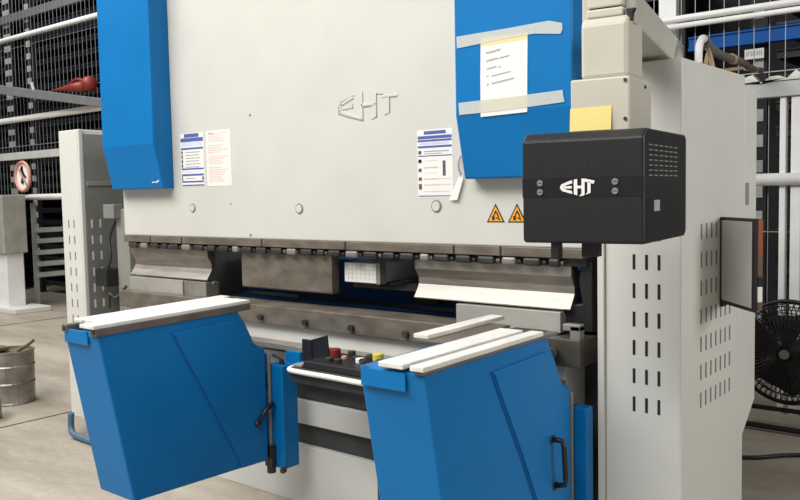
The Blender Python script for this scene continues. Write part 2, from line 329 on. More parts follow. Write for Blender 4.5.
# back gauge
bgz = MB().box((-4.4, 3.65, 0.92), (-1.55, 3.85, 1.16)).box((-4.4, 3.55, 0.60), (-1.55, 3.65, 0.90)).build('backgauge_beam', 'bluedk', pb, bevel=0.006)
f1 = MB().box((-2.765, 2.925, 1.128), (-2.565, 3.35, 1.222)).build('gauge_finger', 'white', pb, bevel=0.004)
MB().box((-2.565, 2.925, 1.125), (-2.54, 2.97, 1.225)).build('finger_tip', 'greysteel', f1, bevel=0.002)
gl = MB()
for k in range(4): gl.box((-2.762, 2.9235, 1.15+.02*k), (-2.57, 2.926, 1.1515+.02*k))
for k in range(7): gl.box((-2.74+.027*k, 2.9235, 1.14), (-2.7385+.027*k, 2.926, 1.22))
gl.build('scale_lines', 'cab', f1)
MB().box((-2.80, 3.02, 1.09), (-2.40, 3.65, 1.13)).box((-2.62, 3.25, 1.0), (-2.46, 3.65, 1.09)).build('finger_carriage', 'frame', pb, bevel=0.005)
MB().tube(arc([(-2.62, 3.02, 1.11), (-2.5, 3.0, 1.125), (-2.4, 3.03, 1.15), (-2.2, 3.2, 1.16)]), 0.010).build('gauge_cable', 'slot', pb, smooth=True)

# ---- tooling
def punch(x0, x1, label):
    y = 2.905
    prof = [(y+.03, 1.256), (y-.022, 1.256), (y-.022, 1.215), (y-.008, 1.195), (y+.004, 1.175), (y+.004, 1.146), (y-.008, 1.124), (y-.032, 1.090), (y-.030, 1.085), (y+.006, 1.104), (y+.024, 1.14), (y+.03, 1.18)]
    mb = MB().prism('x', prof, x0, x1)
    return solo(mb, 'bending_punch', 'steel', ((x0+x1)/2, y, 1.088), label, 'press tool', 'gooseneck punches under the ram', bevel=0.0015)
punch(-4.49, -3.755, 'shiny gooseneck punch clamped under the ram at the end by the round floor drum')
punch(-2.30, -1.537, 'shiny gooseneck punch clamped under the ram below the black control box')
solo(MB().prism('x', [(2.885, 1.256), (2.935, 1.256), (2.935, 1.075), (2.93, 1.068), (2.89, 1.068), (2.885, 1.075)], -3.47, -2.81), 'bending_punch', 'oldsteel', (-3.12, 2.91, 1.07),
     'flat brown stained punch clamped at mid ram beside the small white box', 'press tool', bevel=0.002)
def die(x0, x1, label, m='diesteel'):
    y = 2.90
    prof = [(y-.045, 0.998), (y+.045, 0.998), (y+.045, 1.078), (y+.012, 1.078), (y, 1.064), (y-.012, 1.078), (y-.045, 1.078)]
    return solo(MB().prism('x', prof, x0, x1), 'bending_die', m, ((x0+x1)/2, y, 0.998), label, 'press tool', 'v dies on the die rail', bevel=0.0015)
die(-4.47, -3.95, 'long pale v die under the shiny punch by the left cabinet')
die(-3.935, -3.74, 'short darker v die beside the long pale die on the left end of the bed', 'greysteel')
die(-2.06, -1.57, 'grey steel v die on the bed under the shiny punch below the control box')

# ---- side cabinets
def slots(axis, pos, us, zs, w, h, out, m, par):
    first = None
    for z in zs:
        for u in us:
            if first is None:
                mb = MB()
                if axis == 'y': mb.box((u-w/2, pos-out, z-h), (u+w/2, pos+out, z))
                else: mb.box((pos-out, u-w/2, z-h), (pos+out, u+w/2, z))
                first = mb.build('vent_slot', m, par); u0, z0 = u, z
            else:
                o = first.copy(); COL.objects.link(o); o.parent = par
                o.location = (u-u0, 0, z-z0) if axis == 'y' else (0, u-u0, z-z0)
rowz = [1.414-0.1035*k for k in range(7)]
rc = thing('machine_cabinet', (-1.255, 3.2, 0), 'tall pale grey slotted cabinet behind the black control box', 'cabinet')
body = MB().box((-1.385, YF, 0), (-1.10, 3.53, 1.99)).build('body', 'cab', rc, bevel=0.006)
slots('y', YF, (-1.274, -1.227, -1.181), rowz, 0.010, 0.054, 0.0012, 'slot', body)
slots('x', -1.10, [3.048+0.052*k for k in range(7)], rowz, 0.013, 0.056, 0.0012, 'slotg', body)
MB().box((-1.412, YF-0.012, 0), (-1.386, YF+0.6, 1.99)).build('edge_strip', 'cab', rc, bevel=0.003)
MB().prism('x', [(3.531, 0.52), (3.69, 0.64), (3.69, 1.93), (3.531, 1.93)], -1.385, -1.101).build('rear_box', 'cab', rc, bevel=0.005)
MB().box((-1.102, 3.545, 1.47), (-1.098, 3.585, 1.56)).build('rear_latch', 'greydk', rc, bevel=0.001)
lc = thing('machine_cabinet', (-5.1, 3.2, 0), 'tall pale grey slotted cabinet standing beyond the blue side arm box', 'cabinet')
body = MB().box((-5.235, YF, 0.11), (-5.01, 3.53, 1.99)).box((-5.0101, YF, 0.11), (-4.99, YF+0.03, 1.99)).build('body', 'cab', lc, bevel=0.006)
ip = MB().box((-5.009, YF+0.031, 0.11), (-4.988, 3.53, 1.96)).build('inner_panel', 'inner', lc)  # olive grey sheet, colour darkened to stand for shade beside the ram
slots('y', YF, (-5.155, -5.09), rowz, 0.012, 0.054, 0.0012, 'slotg', body)
slots('x', -4.988, (2.925, 2.985), rowz, 0.012, 0.054, 0.0012, 'cream', ip)  # slots coloured cream to stand for light coming through from behind
MB().box((-4.988, 2.90, 1.63), (-4.978, 3.5, 1.66)).build('stiffener', 'greydk', lc, bevel=0.003)
MB().box((-5.19, 3.0, 0), (-5.03, 3.45, 0.112)).build('plinth', 'dark', lc)
solo(MB().tube(arc([(-5.11, 2.79, 0.16), (-5.11, 2.785, 0.075), (-5.075, 2.775, 0.035), (-4.98, 2.77, 0.024), (-4.70, 2.77, 0.022), (-4.4, 2.8, 0.022)]), 0.02, 10), 'floor_hose', 'hose', (-5.0, 2.75, 0.0), 'blue grey hose bending along the floor behind the blue side arm box', 'hose', smooth=True)

# ---- front support arms
def support_arm(xr, yh, label, style):
    xl = xr-0.255; left = style == 'left'; zt, zf = (1.028, 1.008) if left else (1.035, 1.024); tk = .030 if left else .010
    a = thing('support_arm', (xr-0.12, yh-0.4, 0.29), label, 'support arm', group='blue front support arms')
    prof = [(yh-.855, zf), (yh-.16, zt), (yh-.115, .965), (yh-.065, .865), (yh-.03, .838), (yh, .832), (yh, .293), (yh-.725, .306)]
    bd = MB().prism('x', prof, xl, xr).build('body', 'blue', a, bevel=0.006)
    # overlapping side sheet with its folded edge
    sp = [(yh-.512, .972), (yh-.498, .955), (yh-.485, .925), (yh-.34, .662), (yh-.17, .325), (yh-.165, .300), (yh-.012, .296), (yh-.012, .815), (yh-.075, .848), (yh-.125, .955), (yh-.17, .985)]
    MB().prism('x', sp, xr-.002, xr+.010).build('side_sheet', 'blue', a, bevel=0.002)
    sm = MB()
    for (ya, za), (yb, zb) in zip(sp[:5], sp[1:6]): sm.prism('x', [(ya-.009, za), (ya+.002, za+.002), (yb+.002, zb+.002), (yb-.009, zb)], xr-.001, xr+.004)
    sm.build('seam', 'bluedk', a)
    MB().box((xl+.01, yh-.86, .966), (xr-.07, yh-.853, 1.022)).build('end_lip', 'blue', a, bevel=0.002)
    # worktop rails and slats
    def sl(x0, x1, y0, y1, z0, z1, nm, m): # tilted bar following the arm's top
        pr = lambda y, z: (y, z+(y-(yh-.855))*(0.020 if left else 0.012))
        return MB().prism('x', [pr(y0, z0), pr(y1, z0), pr(y1, z1), pr(y0, z1)], x0, x1).build(nm, m, a, bevel=0.003)
    sl(xr-.035, xr+.006, yh-.865, yh-.085, zf, zf+tk, 'edge_rail', 'alu')
    sl(xl if left else xr-.345, xl+.04, yh-.865 if left else yh-.46, yh-.05, zf, zf+tk, 'edge_rail', 'alu')
    sl(xl+.06, xr-.055, yh-.80, yh-.05, zf-.005, zf+tk*.4, 'channel', 'dark')
    if style == 'left':
        sl(xr-.100, xr+.004, yh-.875, yh-.085, zf+.030, zf+.046, 'worktop_slat', 'slat')
        sl(xl+.055, xr-.108, yh-.80, yh-.09, zf+.030, zf+.046, 'worktop_slat', 'slat')
        sl(xl-.02, xl+.047, yh-.80, yh-.03, zf+.028, zf+.043, 'worktop_slat', 'slat')
    else:
        sl(xr-.045, xr+.006, yh-.87, yh-.19, zf+tk, zf+tk+.016, 'worktop_slat', 'slat')
        sl(xr-.165, xr-.070, yh-.87, yh-.20, zf+tk, zf+tk+.016, 'worktop_slat', 'slat')
        sl(xr-.365, xr-.30, yh-.45, yh+.04, zf+tk, zf+tk+.016, 'worktop_slat', 'slat')
    for x in (xl+.02, xr-.015): MB().cyl((x, yh-.868, zf+.016), (x, yh-.855, zf+.016), .009, 10).build('end_bolt', 'dark', a)
    # hinge bracket that rides on the bed rail
    y0 = yh+.025
    br = MB().box((xr-.035 if left else xr-.018, y0+.01, .25), (xr+.075 if left else xr+.052, 2.75 if left else 2.825, .745)).build('hinge_bracket', 'blue', a, bevel=0.006)
    MB().box((xr-.05, yh-.002, .30), (xr-.012, y0+.02, .80)).build('hinge_leaf', 'blue', a, bevel=0.004)
    MB().cyl((xr-.008, y0, .27), (xr-.008, y0, .80), .011, 12).build('hinge_pin', 'greydk', a, smooth=False)
    MB().cyl((xr-.008, y0, .225), (xr-.008, y0, .29), .022, 12).cyl((xr+.075, y0+.01, .25), (xr+.075, y0-.01, .25), .014, 10).box((xr-.03, y0-.02, .26), (xr+.02, y0+.012, .36)).build('hinge_foot', 'dark', a)
    if style == 'left':
        MB().box((xr+.0, 2.745, .68), (xr+.10, 2.80, .80)).build('rail_carriage', 'blue', a, bevel=0.004)
        MB().box((xr-.04, y0-.03, .63), (xr-.005, y0+.03, .70)).build('latch_block', 'dark', a, bevel=0.003)
        MB().tube([(xr+.012, yh-.065, .49), (xr+.022, yh-.02, .545), (xr+.022, yh+.02, .565)], .011, 10).sphere((xr+.012, yh-.07, .485), .016).build('clamp_lever', 'black', a, smooth=True)
        MB().cyl((xr+.03, y0+.05, .745), (xr+.03, y0+.05, .765), .013, 10).tube([(xr+.03, y0+.05, .765), (xr-.02, y0+.04, .785)], .007, 8).build('top_knob', 'dark', a)
    else:
        h = MB().tube([(xr+.012, yh-.145, .668), (xr+.045, yh-.135, .665), (xr+.050, yh-.13, .64), (xr+.050, yh-.12, .525), (xr+.045, yh-.118, .502), (xr+.012, yh-.125, .495)], .010, 10).build('grip_handle', 'black', a, smooth=True)
        MB().box((xr+.006, yh-.16, .655), (xr+.014, yh-.13, .68)).build('handle_foot', 'dark', h)
        MB().box((xr+.006, yh-.14, .48), (xr+.014, yh-.11, .508)).build('handle_foot', 'dark', h)
    return a
support_arm(-3.0, 2.618, 'big blue tapered support arm box with white top slats, nearest the round drum', 'left')
support_arm(-1.47, 2.735, 'blue support arm box with a black grip handle beside the slotted cabinet', 'right')

# ---- operating console
cs = thing('operating_console', (-2.30, 2.55, 0), 'dark push button console with white tube rail in front of the bed', 'console')
MB().box((-2.655, 2.45, 0.745), (-2.09, 2.72, 0.81)).box((-2.61, 2.50, 0.67), (-2.09, 2.72, 0.745)).build('tray', 'dark', cs, bevel=0.006)
MB().tube(arc([(-2.655, 2.62, 0.80), (-2.675, 2.54, 0.80), (-2.655, 2.45, 0.80), (-2.56, 2.435, 0.80), (-2.4, 2.435, 0.80), (-2.14, 2.435, 0.80), (-2.075, 2.5, 0.80), (-2.08, 2.66, 0.80)], 5), 0.011, 10).build('tube_rail', 'white', cs, smooth=True)
MB().box((-2.715, 2.585, 0.81), (-2.655, 2.60, 0.905)).build('cover_plate', 'black', cs, bevel=0.002)
MB().prism('y', [(-2.655, 0.81), (-2.635, 0.81), (-2.555, 0.845), (-2.565, 0.935), (-2.668, 0.905)], 2.59, 2.60).build('cover_plate', 'black', cs, bevel=0.002)
MB().box((-2.65, 2.47, 0.81), (-2.60, 2.56, 0.822)).build('cable_gland', 'greydk', cs, bevel=0.003)
MB().box((-2.59, 2.47, 0.81), (-2.11, 2.70, 0.840)).build('button_panel', 'black', cs, bevel=0.004)
for x, y, r, h, mm, nm in ((-2.545, 2.62, .026, .035, 'red', 'stop_button'), (-2.50, 2.68, .018, .02, 'dark', 'push_button'), (-2.49, 2.53, .016, .018, 'dark', 'selector_knob'), (-2.44, 2.53, .016, .018, 'dark', 'selector_knob'), (-2.47, 2.60, .013, .014, 'pink', 'push_button'), (-2.42, 2.62, .016, .016, 'dark', 'push_button'), (-2.375, 2.66, .018, .02, 'dark', 'push_button'), (-2.33, 2.66, .024, .03, 'yellow', 'yellow_button'), (-2.36, 2.58, .02, .02, 'white', 'push_button'), (-2.25, 2.58, .02, .025, 'dark', 'push_button')):
    MB().cyl((x, y, .838), (x, y, .840+h), r, 16).build(nm, mm, cs, bevel=0.004)
MB().cyl((-2.25, 2.60, 0.02), (-2.25, 2.60, 0.68), 0.035, 14).build('post', 'dark', cs)
MB().box((-2.37, 2.44, 0), (-2.13, 2.76, 0.022)).build('foot_plate', 'dark', cs, bevel=0.004)

# ---- swivelling control pendant
TH = R(7.5); wv = Vector((math.cos(TH), math.sin(TH), 0)); dv = Vector((-math.sin(TH), math.cos(TH), 0))
PW, PD, PZ0, PZ1 = 0.342, 0.455, 1.400, 1.706
pc = Vector((-0.908, 2.10, 0))-wv*PW/2+dv*PD/2
pn = thing('control_pendant', (pc.x, pc.y, PZ0), 'black control box hanging on a beige swing arm in front of the right cabinet', 'control box', rz=TH)
def L(mb, name, m, parent=pn, **k): return mb.build(name, m, parent, local=True, **k)
w2, d2, hz = PW/2, PD/2, PZ1-PZ0
hs = L(MB().prism('x', [(-d2, .006), (-d2+.012, 0), (d2-.02, 0), (d2, .012), (d2, hz-.012), (d2-.012, hz), (-d2+.03, hz), (-d2, hz-.022)], -w2, w2), 'housing', 'black', bevel=0.006)
L(MB().box((-w2+.001, -d2-.0012, .128), (w2-.001, -d2+.01, .180)), 'front_band', 'gloss', hs)
lg = MB()
for s_ in ([(0, 0)],): pass
g = lambda pts: [(-.058+u*.098, .131+v*.047) for u, v in pts]
Y0_, Y1_ = -d2-.0022, -d2-.001
for q in ([(0, .55), (.05, .68), (.34, .90), (.36, .72), (.15, .60), (.12, .52), (.13, .42), (.17, .36), (.34, .28), (.36, .10), (.06, .27), (.0, .42)], [(.10, .56), (.34, .56), (.34, .42), (.10, .42)],
          [(.40, .93), (.50, .96), (.50, .02), (.40, .08)], [(.50, .57), (.62, .57), (.62, .42), (.50, .42)], [(.62, .98), (.71, .97), (.71, .06), (.68, 0.0), (.55, -.04), (.62, .12)],
          [(.71, .97), (1.0, .84), (.96, .66), (.71, .80)], [(.79, .80), (.88, .80), (.88, .16), (.74, .04), (.79, .20)]):
    lg.prism('y', g(q), Y0_, Y1_)
L(lg, 'lettering', 'logo', hs)
for x in (-w2+.055, w2-.075):
    for z in (.142, .167):
        sc = L(MB().cyl((x, -d2, z), (x, -d2-.006, z), .0088, 14), 'screw', 'chrome', hs)
        L(MB().box((x-.006, -d2-.0066, z-.001), (x+.006, -d2-.0058, z+.001), rz=0), 'screw_slot', 'slot', sc)
for i in range(6):
    for k in range(7):
        y = -d2+.045+i*.052; z = hz-.045-k*.0135
        L(MB().box((w2-.001, y, z), (w2+.0012, y+.034, z+.0035)), 'vent_slot', 'greydk', hs)
L(MB().box((w2-.001, -d2+.095, .085), (w2+.0014, -d2+.15, .115)), 'rating_plate', 'beamlt', hs)
L(MB().box((-w2+.075, -d2+.02, -.045), (-w2+.10, -d2+.05, .002)), 'lower_lug', 'black', hs, bevel=0.003)
L(MB().box((-w2+.15, -d2+.06, -.04), (-w2+.20, -d2+.09, .002)), 'lower_lug', 'black', hs, bevel=0.003)
# column: base box, rounded sleeve, upper post
L(MB().box((-.070, -.115, hz), (.100, .10, 1.857-PZ0)), 'column_base', 'column', bevel=0.005)
for x, z in ((.088, 1.845), (.088, 1.74)): L(MB().cyl((x, -.114, z-PZ0), (x, -.119, z-PZ0), .005, 8), 'base_screw', 'dark')
L(MB().cyl((.099, .03, 1.838-PZ0), (.104, .03, 1.838-PZ0), .005, 8), 'base_screw', 'dark')
L(MB().prism('x', [(-.10, 1.857-PZ0), (.05, 1.857-PZ0), (.05, 2.028-PZ0), (-.085, 2.028-PZ0), (-.10, 2.012-PZ0)], -.045, .090), 'sleeve', 'column', bevel=0.014)
L(MB().box((-.033, -.085, 2.028-PZ0), (.073, .05, 2.052-PZ0)).box((-.030, -.082, 2.0555-PZ0), (.070, .05, 2.22-PZ0)), 'upper_post', 'column', bevel=0.005)
L(MB().box((-.025, -.078, 2.05-PZ0), (.065, .045, 2.058-PZ0)), 'post_seam', 'slot')
L(MB().prism('y', [(.078, 2.045-PZ0), (.104, 2.045-PZ0), (.096, 2.028-PZ0), (.094, 2.012-PZ0), (.086, 2.012-PZ0)], -.08, -.06), 'clamp_knob', 'black', bevel=0.002)
# swing arm (world coordinates)
ad = Vector((.25, -1, 0)).normalized(); an = Vector((ad.y, -ad.x, 0)); an = -an if an.x > 0 else an
p1 = Vector((-1.155, 2.867, 0)); A0 = p1-ad*0.45; A1 = p1+ad*0.62
q = [A0, A1, A1+an*0.15, A0+an*0.15]
MB().prism('z', [(v.x, v.y) for v in q], 2.005, 2.105).build('swing_arm', 'armp', pn, bevel=0.008)
pv = A0+an*0.075+ad*0.1
MB().cyl((pv.x, pv.y, 1.99), (pv.x, pv.y, 2.004), 0.07, 24).build('pivot', 'armp', pn)

# ---- paper things on the blue cover, note, tag
FB = 2.735
def quad(name, pts, y0, y1, m, label, cat, group=None):
    c = (sum(p[0] for p in pts)/len(pts), y1, min(p[1] for p in pts))
    return solo(MB().prism('y', pts, y0, y1), name, m, c, label, cat, group)
nt = thing('paper_notice', (-1.735, FB, 1.838), 'white handwritten paper notice taped to the blue cover beside the control column', 'paper')
MB().prism('y', [(-1.836, 2.134), (-1.629, 2.127), (-1.632, 1.99), (-1.634, 1.837), (-1.841, 1.833), (-1.840, 1.98)], FB-.0022, FB-.0008).build('sheet', 'paper', nt)
wr = MB()
def scribble(x0, z, n, amp):
    pts = []
    for i in range(n*5+1): pts.append((x0+i*0.0022, z+0.0008*i*0.3+amp*(((i*7919+n*31) % 7)/3-1)))
    wr.stroke(pts, 0.0022, FB-.0026, FB-.002)
scribble(-1.812, 2.072, 6, .005); scribble(-1.812, 2.042, 5, .004); scribble(-1.752, 2.047, 4, .004)
scribble(-1.810, 2.012, 4, .004); scribble(-1.757, 2.014, 1, .004); scribble(-1.812, 1.985, 1, .003); scribble(-1.79, 1.983, 8, .003)
scribble(-1.812, 1.953, 1, .004); scribble(-1.788, 1.955, 9, .004)
MB().prism('y', [(-1.836, 2.134), (-1.629, 2.127), (-1.630, 2.102), (-1.837, 2.100)], FB-.0026, FB-.0021).build('tape_patch', 'patch', nt)
MB().prism('y', [(-1.840, 1.898), (-1.633, 1.898), (-1.634, 1.853), (-1.841, 1.848)], FB-.0026, FB-.0021).build('tape_patch', 'patch', nt)
wr.build('handwriting', 'ink', nt)
quad('adhesive_tape', [(-1.949, 2.152), (-1.947, 2.107), (-1.72, 2.116), (-1.60, 2.118), (-1.493, 2.103), (-1.485, 2.118), (-1.486, 2.140), (-1.54, 2.156), (-1.70, 2.153)], FB-.0042, FB-.003, 'tape', 'strip of translucent tape across the top of the paper notice', 'tape', 'tape strips on the notice')
quad('adhesive_tape', [(-1.944, 1.895), (-1.940, 1.848), (-1.73, 1.850), (-1.479, 1.861), (-1.484, 1.884), (-1.486, 1.904), (-1.70, 1.898)], FB-.0042, FB-.003, 'tape', 'strip of translucent tape across the bottom of the paper notice', 'tape', 'tape strips on the notice')
fr = Vector((0, 0, 0))
nf = lambda x, z, y=-.1165: Matrix.Translation((pc.x, pc.y, PZ0)) @ Matrix.Rotation(TH, 4, 'Z') @ Vector((x, y, z-PZ0))
sn = MB(); a_ = [nf(-.070, 1.776), nf(.050, 1.778), nf(.050, 1.712, -.1225), nf(-.070, 1.712, -.1225)]; b_ = [nf(-.070, 1.776, -.1155), nf(.050, 1.778, -.1155), nf(.050, 1.712, -.121), nf(-.070, 1.712, -.121)]
va = [sn.bm.verts.new(p) for p in a_]; vb = [sn.bm.verts.new(p) for p in b_]
sn.bm.faces.new(va[::-1]); sn.bm.faces.new(vb)
for i in range(4): sn.bm.faces.new((va[i], va[(i+1) % 4], vb[(i+1) % 4], vb[i]))
bmesh.ops.recalc_face_normals(sn.bm, faces=sn.bm.faces[:])
solo(sn, 'sticky_note', 'note', tuple(nf(-.02, 1.712)), 'yellow sticky note on the column base just above the black control box', 'note')
tg = thing('hanging_tag', (-2.04, YF, 1.51), 'small white tag hanging on a wire beside the blue cover edge', 'tag')
MB().prism('y', [(-2.083, 1.513), (-2.040, 1.513), (-2.008, 1.60), (-2.012, 1.615), (-2.030, 1.607)], YF-.014, YF-.011).build('card', 'paper', tg)
MB().tube(arc([(-2.018, YF-.012, 1.607), (-2.03, YF-.015, 1.65), (-2.02, YF-.012, 1.69), (-1.99, YF-.008, 1.70), (-1.965, YF-.004, 1.70)]), .003, 6).build('wire_loop', 'wire', tg, smooth=True)

# ---- document holder on the cabinet side
dp = thing('document_holder', (-1.1, 3.26, 1.09), 'black framed grey document holder angled out from the right cabinet side above the fan', 'document holder')
d0 = Vector((-1.094, 3.262, 0)); d1 = Vector((-.915, 3.088, 0)); dd = (d1-d0).normalized(); dn = Vector((dd.y, -dd.x, 0)); dn = dn if dn.y < 0 else -dn
def slab(t0, t1, n0, n1, z00, z01, z10, z11, nm, m, par=dp, bev=0.002):
    """panel from t0 to t1 along the holder; bottom/top heights at each end"""
    mb = MB(); vs_ = []
    Ld = (d1-d0).length
    for n_ in (n0, n1):
        for t, za, zb in ((t0, z00, z01), (t1, z10, z11)):
            for z in (za, zb): p = d0+dd*Ld*t+dn*n_; vs_.append(mb.bm.verts.new((p.x, p.y, z)))
    for f in ((0, 1, 3, 2), (4, 5, 7, 6), (0, 1, 5, 4), (2, 3, 7, 6), (0, 2, 6, 4), (1, 3, 7, 5)): mb.bm.faces.new([vs_[i] for i in f])
    bmesh.ops.recalc_face_normals(mb.bm, faces=mb.bm.faces[:])
    return mb.build(nm, m, par, bevel=bev)
slab(0, 1, 0, .012, 1.103, 1.432, 1.098, 1.432, 'frame', 'black')
slab(.06, .93, .011, .014, 1.117, 1.420, 1.112, 1.420, 'face', 'screen')
slab(.05, .985, -.020, 0, 1.106, 1.43, 1.104, 1.43, 'document_stack', 'black')
for z0, z1, mm in ((1.30, 1.428, 'brown'), (1.225, 1.30, 'rust'), (1.19, 1.225, 'black'), (1.135, 1.19, 'paper'), (1.105, 1.135, 'rust')):
    slab(.985, 1.005, -.019, -.001, z0, z1, z0, z1, 'document_edge', mm)
MB().box((-1.10, 3.245, 1.09), (-1.085, 3.285, 1.43)).build('hinge_mount', 'black', dp)

# ---- cable bundle on top of the right cabinet
cb = thing('cable_bundle', (-1.2, 3.2, 1.99), 'white hose and taped grey cable bundle arching from the cabinet top to the back beam', 'cable')
MB().tube(arc([(-1.125, 3.08, 1.990), (-1.13, 3.10, 2.055), (-1.15, 3.19, 2.10), (-1.19, 3.34, 2.105)]), .014, 12).build('white_hose', 'hosew', cb, smooth=True)
MB().tube(arc([(-1.16, 3.24, 2.102), (-1.21, 3.45, 2.10), (-1.31, 3.9, 2.13), (-1.44, 4.55, 2.19), (-1.62, 5.3, 2.25), (-1.72, 5.85, 2.30)]), .019, 10).build('cable_sleeve', 'sleeve', cb, smooth=True)
MB().tube(arc([(-1.19, 3.32, 2.11), (-1.16, 3.30, 2.05), (-1.14, 3.28, 1.992)]), .008, 8).build('tie_strap', 'tie', cb, smooth=True)
MB().tube(arc([(-1.24, 3.5, 2.09), (-1.25, 3.5, 2.03), (-1.3, 3.7, 2.04), (-1.42, 4.5, 2.15)]), .009, 8).build('brown_cable', 'tie', cb, smooth=True)
for p, q_ in (((-1.36, 4.15, 2.155), (-1.40, 4.32, 2.17)), ((-1.57, 5.05, 2.23), (-1.61, 5.2, 2.245)), ((-1.66, 5.5, 2.27), (-1.69, 5.6, 2.28))): MB().cyl(p, q_, .024, 10).build('tape_band', 'tie', cb)

# ================================================================== BACKGROUND: fence, rack, left things
FY = 6.0
fence = thing('mesh_fence', (-6, FY, 0), 'long white railed wire mesh fence behind the machine', 'fence')
for z, r, x0, x1 in ((3.86, .036, -17.5, 1.5), (2.705, .042, -17.5, -5.4), (2.735, .024, -5.4, 1.5), (2.685, .019, -2.55, 1.5), (1.585, .042, -17.5, 1.5)):
    MB().cyl((x0, FY-.04, z), (x1, FY-.04, z), r, 14).build('rail', 'rail', fence, smooth=True)
MB().box((-17.5, FY-.05, 2.13), (1.5, FY+.03, 2.235)).build('rail', 'beamlt', fence, bevel=0.006)
for x in (-17.4, -13.4, -9.3, -5.4, -2.43, 1.3):
    w = .065 if x == -2.43 else .024
    MB().box((x-w, FY+.03, 0 if x != -2.43 else 0), (x+w, FY+.09, 4.6 if x < -1.7 or x > 0 else 2.13)).build('post', 'rail', fence, bevel=0.004)
for a, b in ((-1.637, -1.597), (-1.566, -1.50)): MB().box((a, FY-.03, 0), (b, FY+.03, 2.13)).build('post', 'rail', fence, bevel=0.006)
xs = [-17.4, -13.4, -9.3, -5.4, -2.43, 1.3]
for xa, xb in zip(xs, xs[1:]):
    mb = MB(); n = int((xb-xa)/.1)
    for i in range(1, n):
        x = xa+(xb-xa)*i/n; mb.box((x-.0022, FY+.034, .12 if xb > -9 else 1.6), (x+.0022, FY+.039, 4.5))
    for k in range(5):
        z = (.15 if xb > -9 else 1.62)+(1.08 if xb > -9 else .71)*k; mb.box((xa, FY+.039, z-.003), (xb, FY+.045, z+.003))
    mb.build('mesh_panel', 'wire', fence)
fl = MB()
bmv = []
for i in range(9):
    x = -1.86+i*.055; z = 2.262+.028*math.sin(i*2.3)+.012*math.cos(i*5.1)
    bmv.append((x, z))
fl.prism('y', [(-1.88, 2.236)]+[(x, z) for x, z in bmv]+[(-1.40, 2.236)], FY-.06, FY+.02)
solo(fl, 'crumpled_sheet', 'foil', (-1.64, FY, 2.236), 'crumpled pale sheet lying on the back beam at the end of the cable bundle', 'sheet')

# storage tower rack
RY = 7.0; KZ = 4.50
rk = thing('storage_rack', (-8, RY, 0), 'tall dark tray storage tower behind the mesh fence', 'storage rack')
posts = (-18.6, -14.30, -13.60, -8.2, -7.6, -2.72, -2.07, 2.2)
for x in posts:
    po = MB().box((x-.06, RY-.02, 0), (x+.06, RY+.06, 6.2)).build('post', 'rack', rk)
    if x not in (-14.30, -13.60, -2.07): continue
    w = .11 if x == -14.30 else .06 if x == -13.60 else .036
    tb = MB().box((x-w, RY-.03, .25), (x+w, RY-.02, .345)).build('locating_tab', 'tab', po)
    for k in range(1, 30):
        o = tb.copy(); COL.objects.link(o); o.parent = po; o.location = (0, 0, .2*k)
for y in (RY+1.15,): MB().box((-18.6, y, 0), (2.2, y+.03, 6.2)).build('back_panel', 'rack', rk)
MB().box((-18.6, RY-.02, 6.2), (2.2, RY+1.18, 6.26)).build('top_panel', 'rack', rk)
bays = ((-18.5, -14.40, 'far left', 'outermost tower bay above the grey box cabinet'), (-13.45, -8.35, 'left', 'tower bay beside the blue cylinder cover'), (-7.5, -2.85, 'mid', 'tower bay behind the machine'), (-1.95, 2.1, 'right', 'tower bay beside the document holder'))
protos = {}
for (x0, x1, nm, lb) in bays:
    for k in range(-1, 29):
        if nm == 'mid' and (k < 12 or k > 15): continue
        z = .33+.2*k
        if x0 not in protos:
            t = thing('storage_tray', ((x0+x1)/2, RY, z), 'dark steel tray stacked in the '+lb, 'tray', group='trays in the '+lb)
            MB().box((x0, RY+.02, z), (x1, RY+1.1, z+.075)).build('tray_body', 'tray', t)
            MB().box((x0, RY, z+.055), (x1, RY+.03, z+.075)).build('tray_edge', 'lip', t)
            protos[x0] = t
        else:
            t = protos[x0].copy(); COL.objects.link(t); t.location = ((x0+x1)/2, RY, z)
            for c in protos[x0].children:
                d = c.copy(); COL.objects.link(d); d.parent = t
solo(MB().box((-18.6, RY-.10, KZ), (-3.0, RY-.04, KZ+.13)), 'crossbeam', 'beam', (-11, RY-.07, KZ), 'dull grey crossbeam high on the storage tower above the fence top rail', 'beam', bevel=0.004)
# bright blue beams of the rack
b = thing('crossbeam', (-.6, RY-.06, 2.66), 'bright blue crossbeam in front of the storage tower above the right cabinet', 'beam')
MB().box((-2.6, RY-.10, 2.655), (2.2, RY-.03, 2.75)).build('web', 'blueb', b)
MB().box((-2.6, RY-.12, 2.645), (2.2, RY-.03, 2.668)).box((-2.6, RY-.115, 2.745), (2.2, RY-.03, 2.76)).build('flange', 'blueb', b, bevel=0.003)
sgn = thing('rack_label', (-2.095, RY-.1, 2.535), 'small white printed label below the blue crossbeam of the storage tower', 'label')
MB().box((-2.165, RY-.075, 2.535), (-2.02, RY-.065, 2.612)).build('plate', 'paper', sgn)
lb_ = MB()
for i, w in enumerate((.012, .006, .010, .014, .006, .012, .008, .01)): lb_.box((-2.15+i*.0155, RY-.077, 2.558), (-2.15+i*.0155+w*.6, RY-.0755, 2.595))
lb_.build('print', 'ink', sgn)

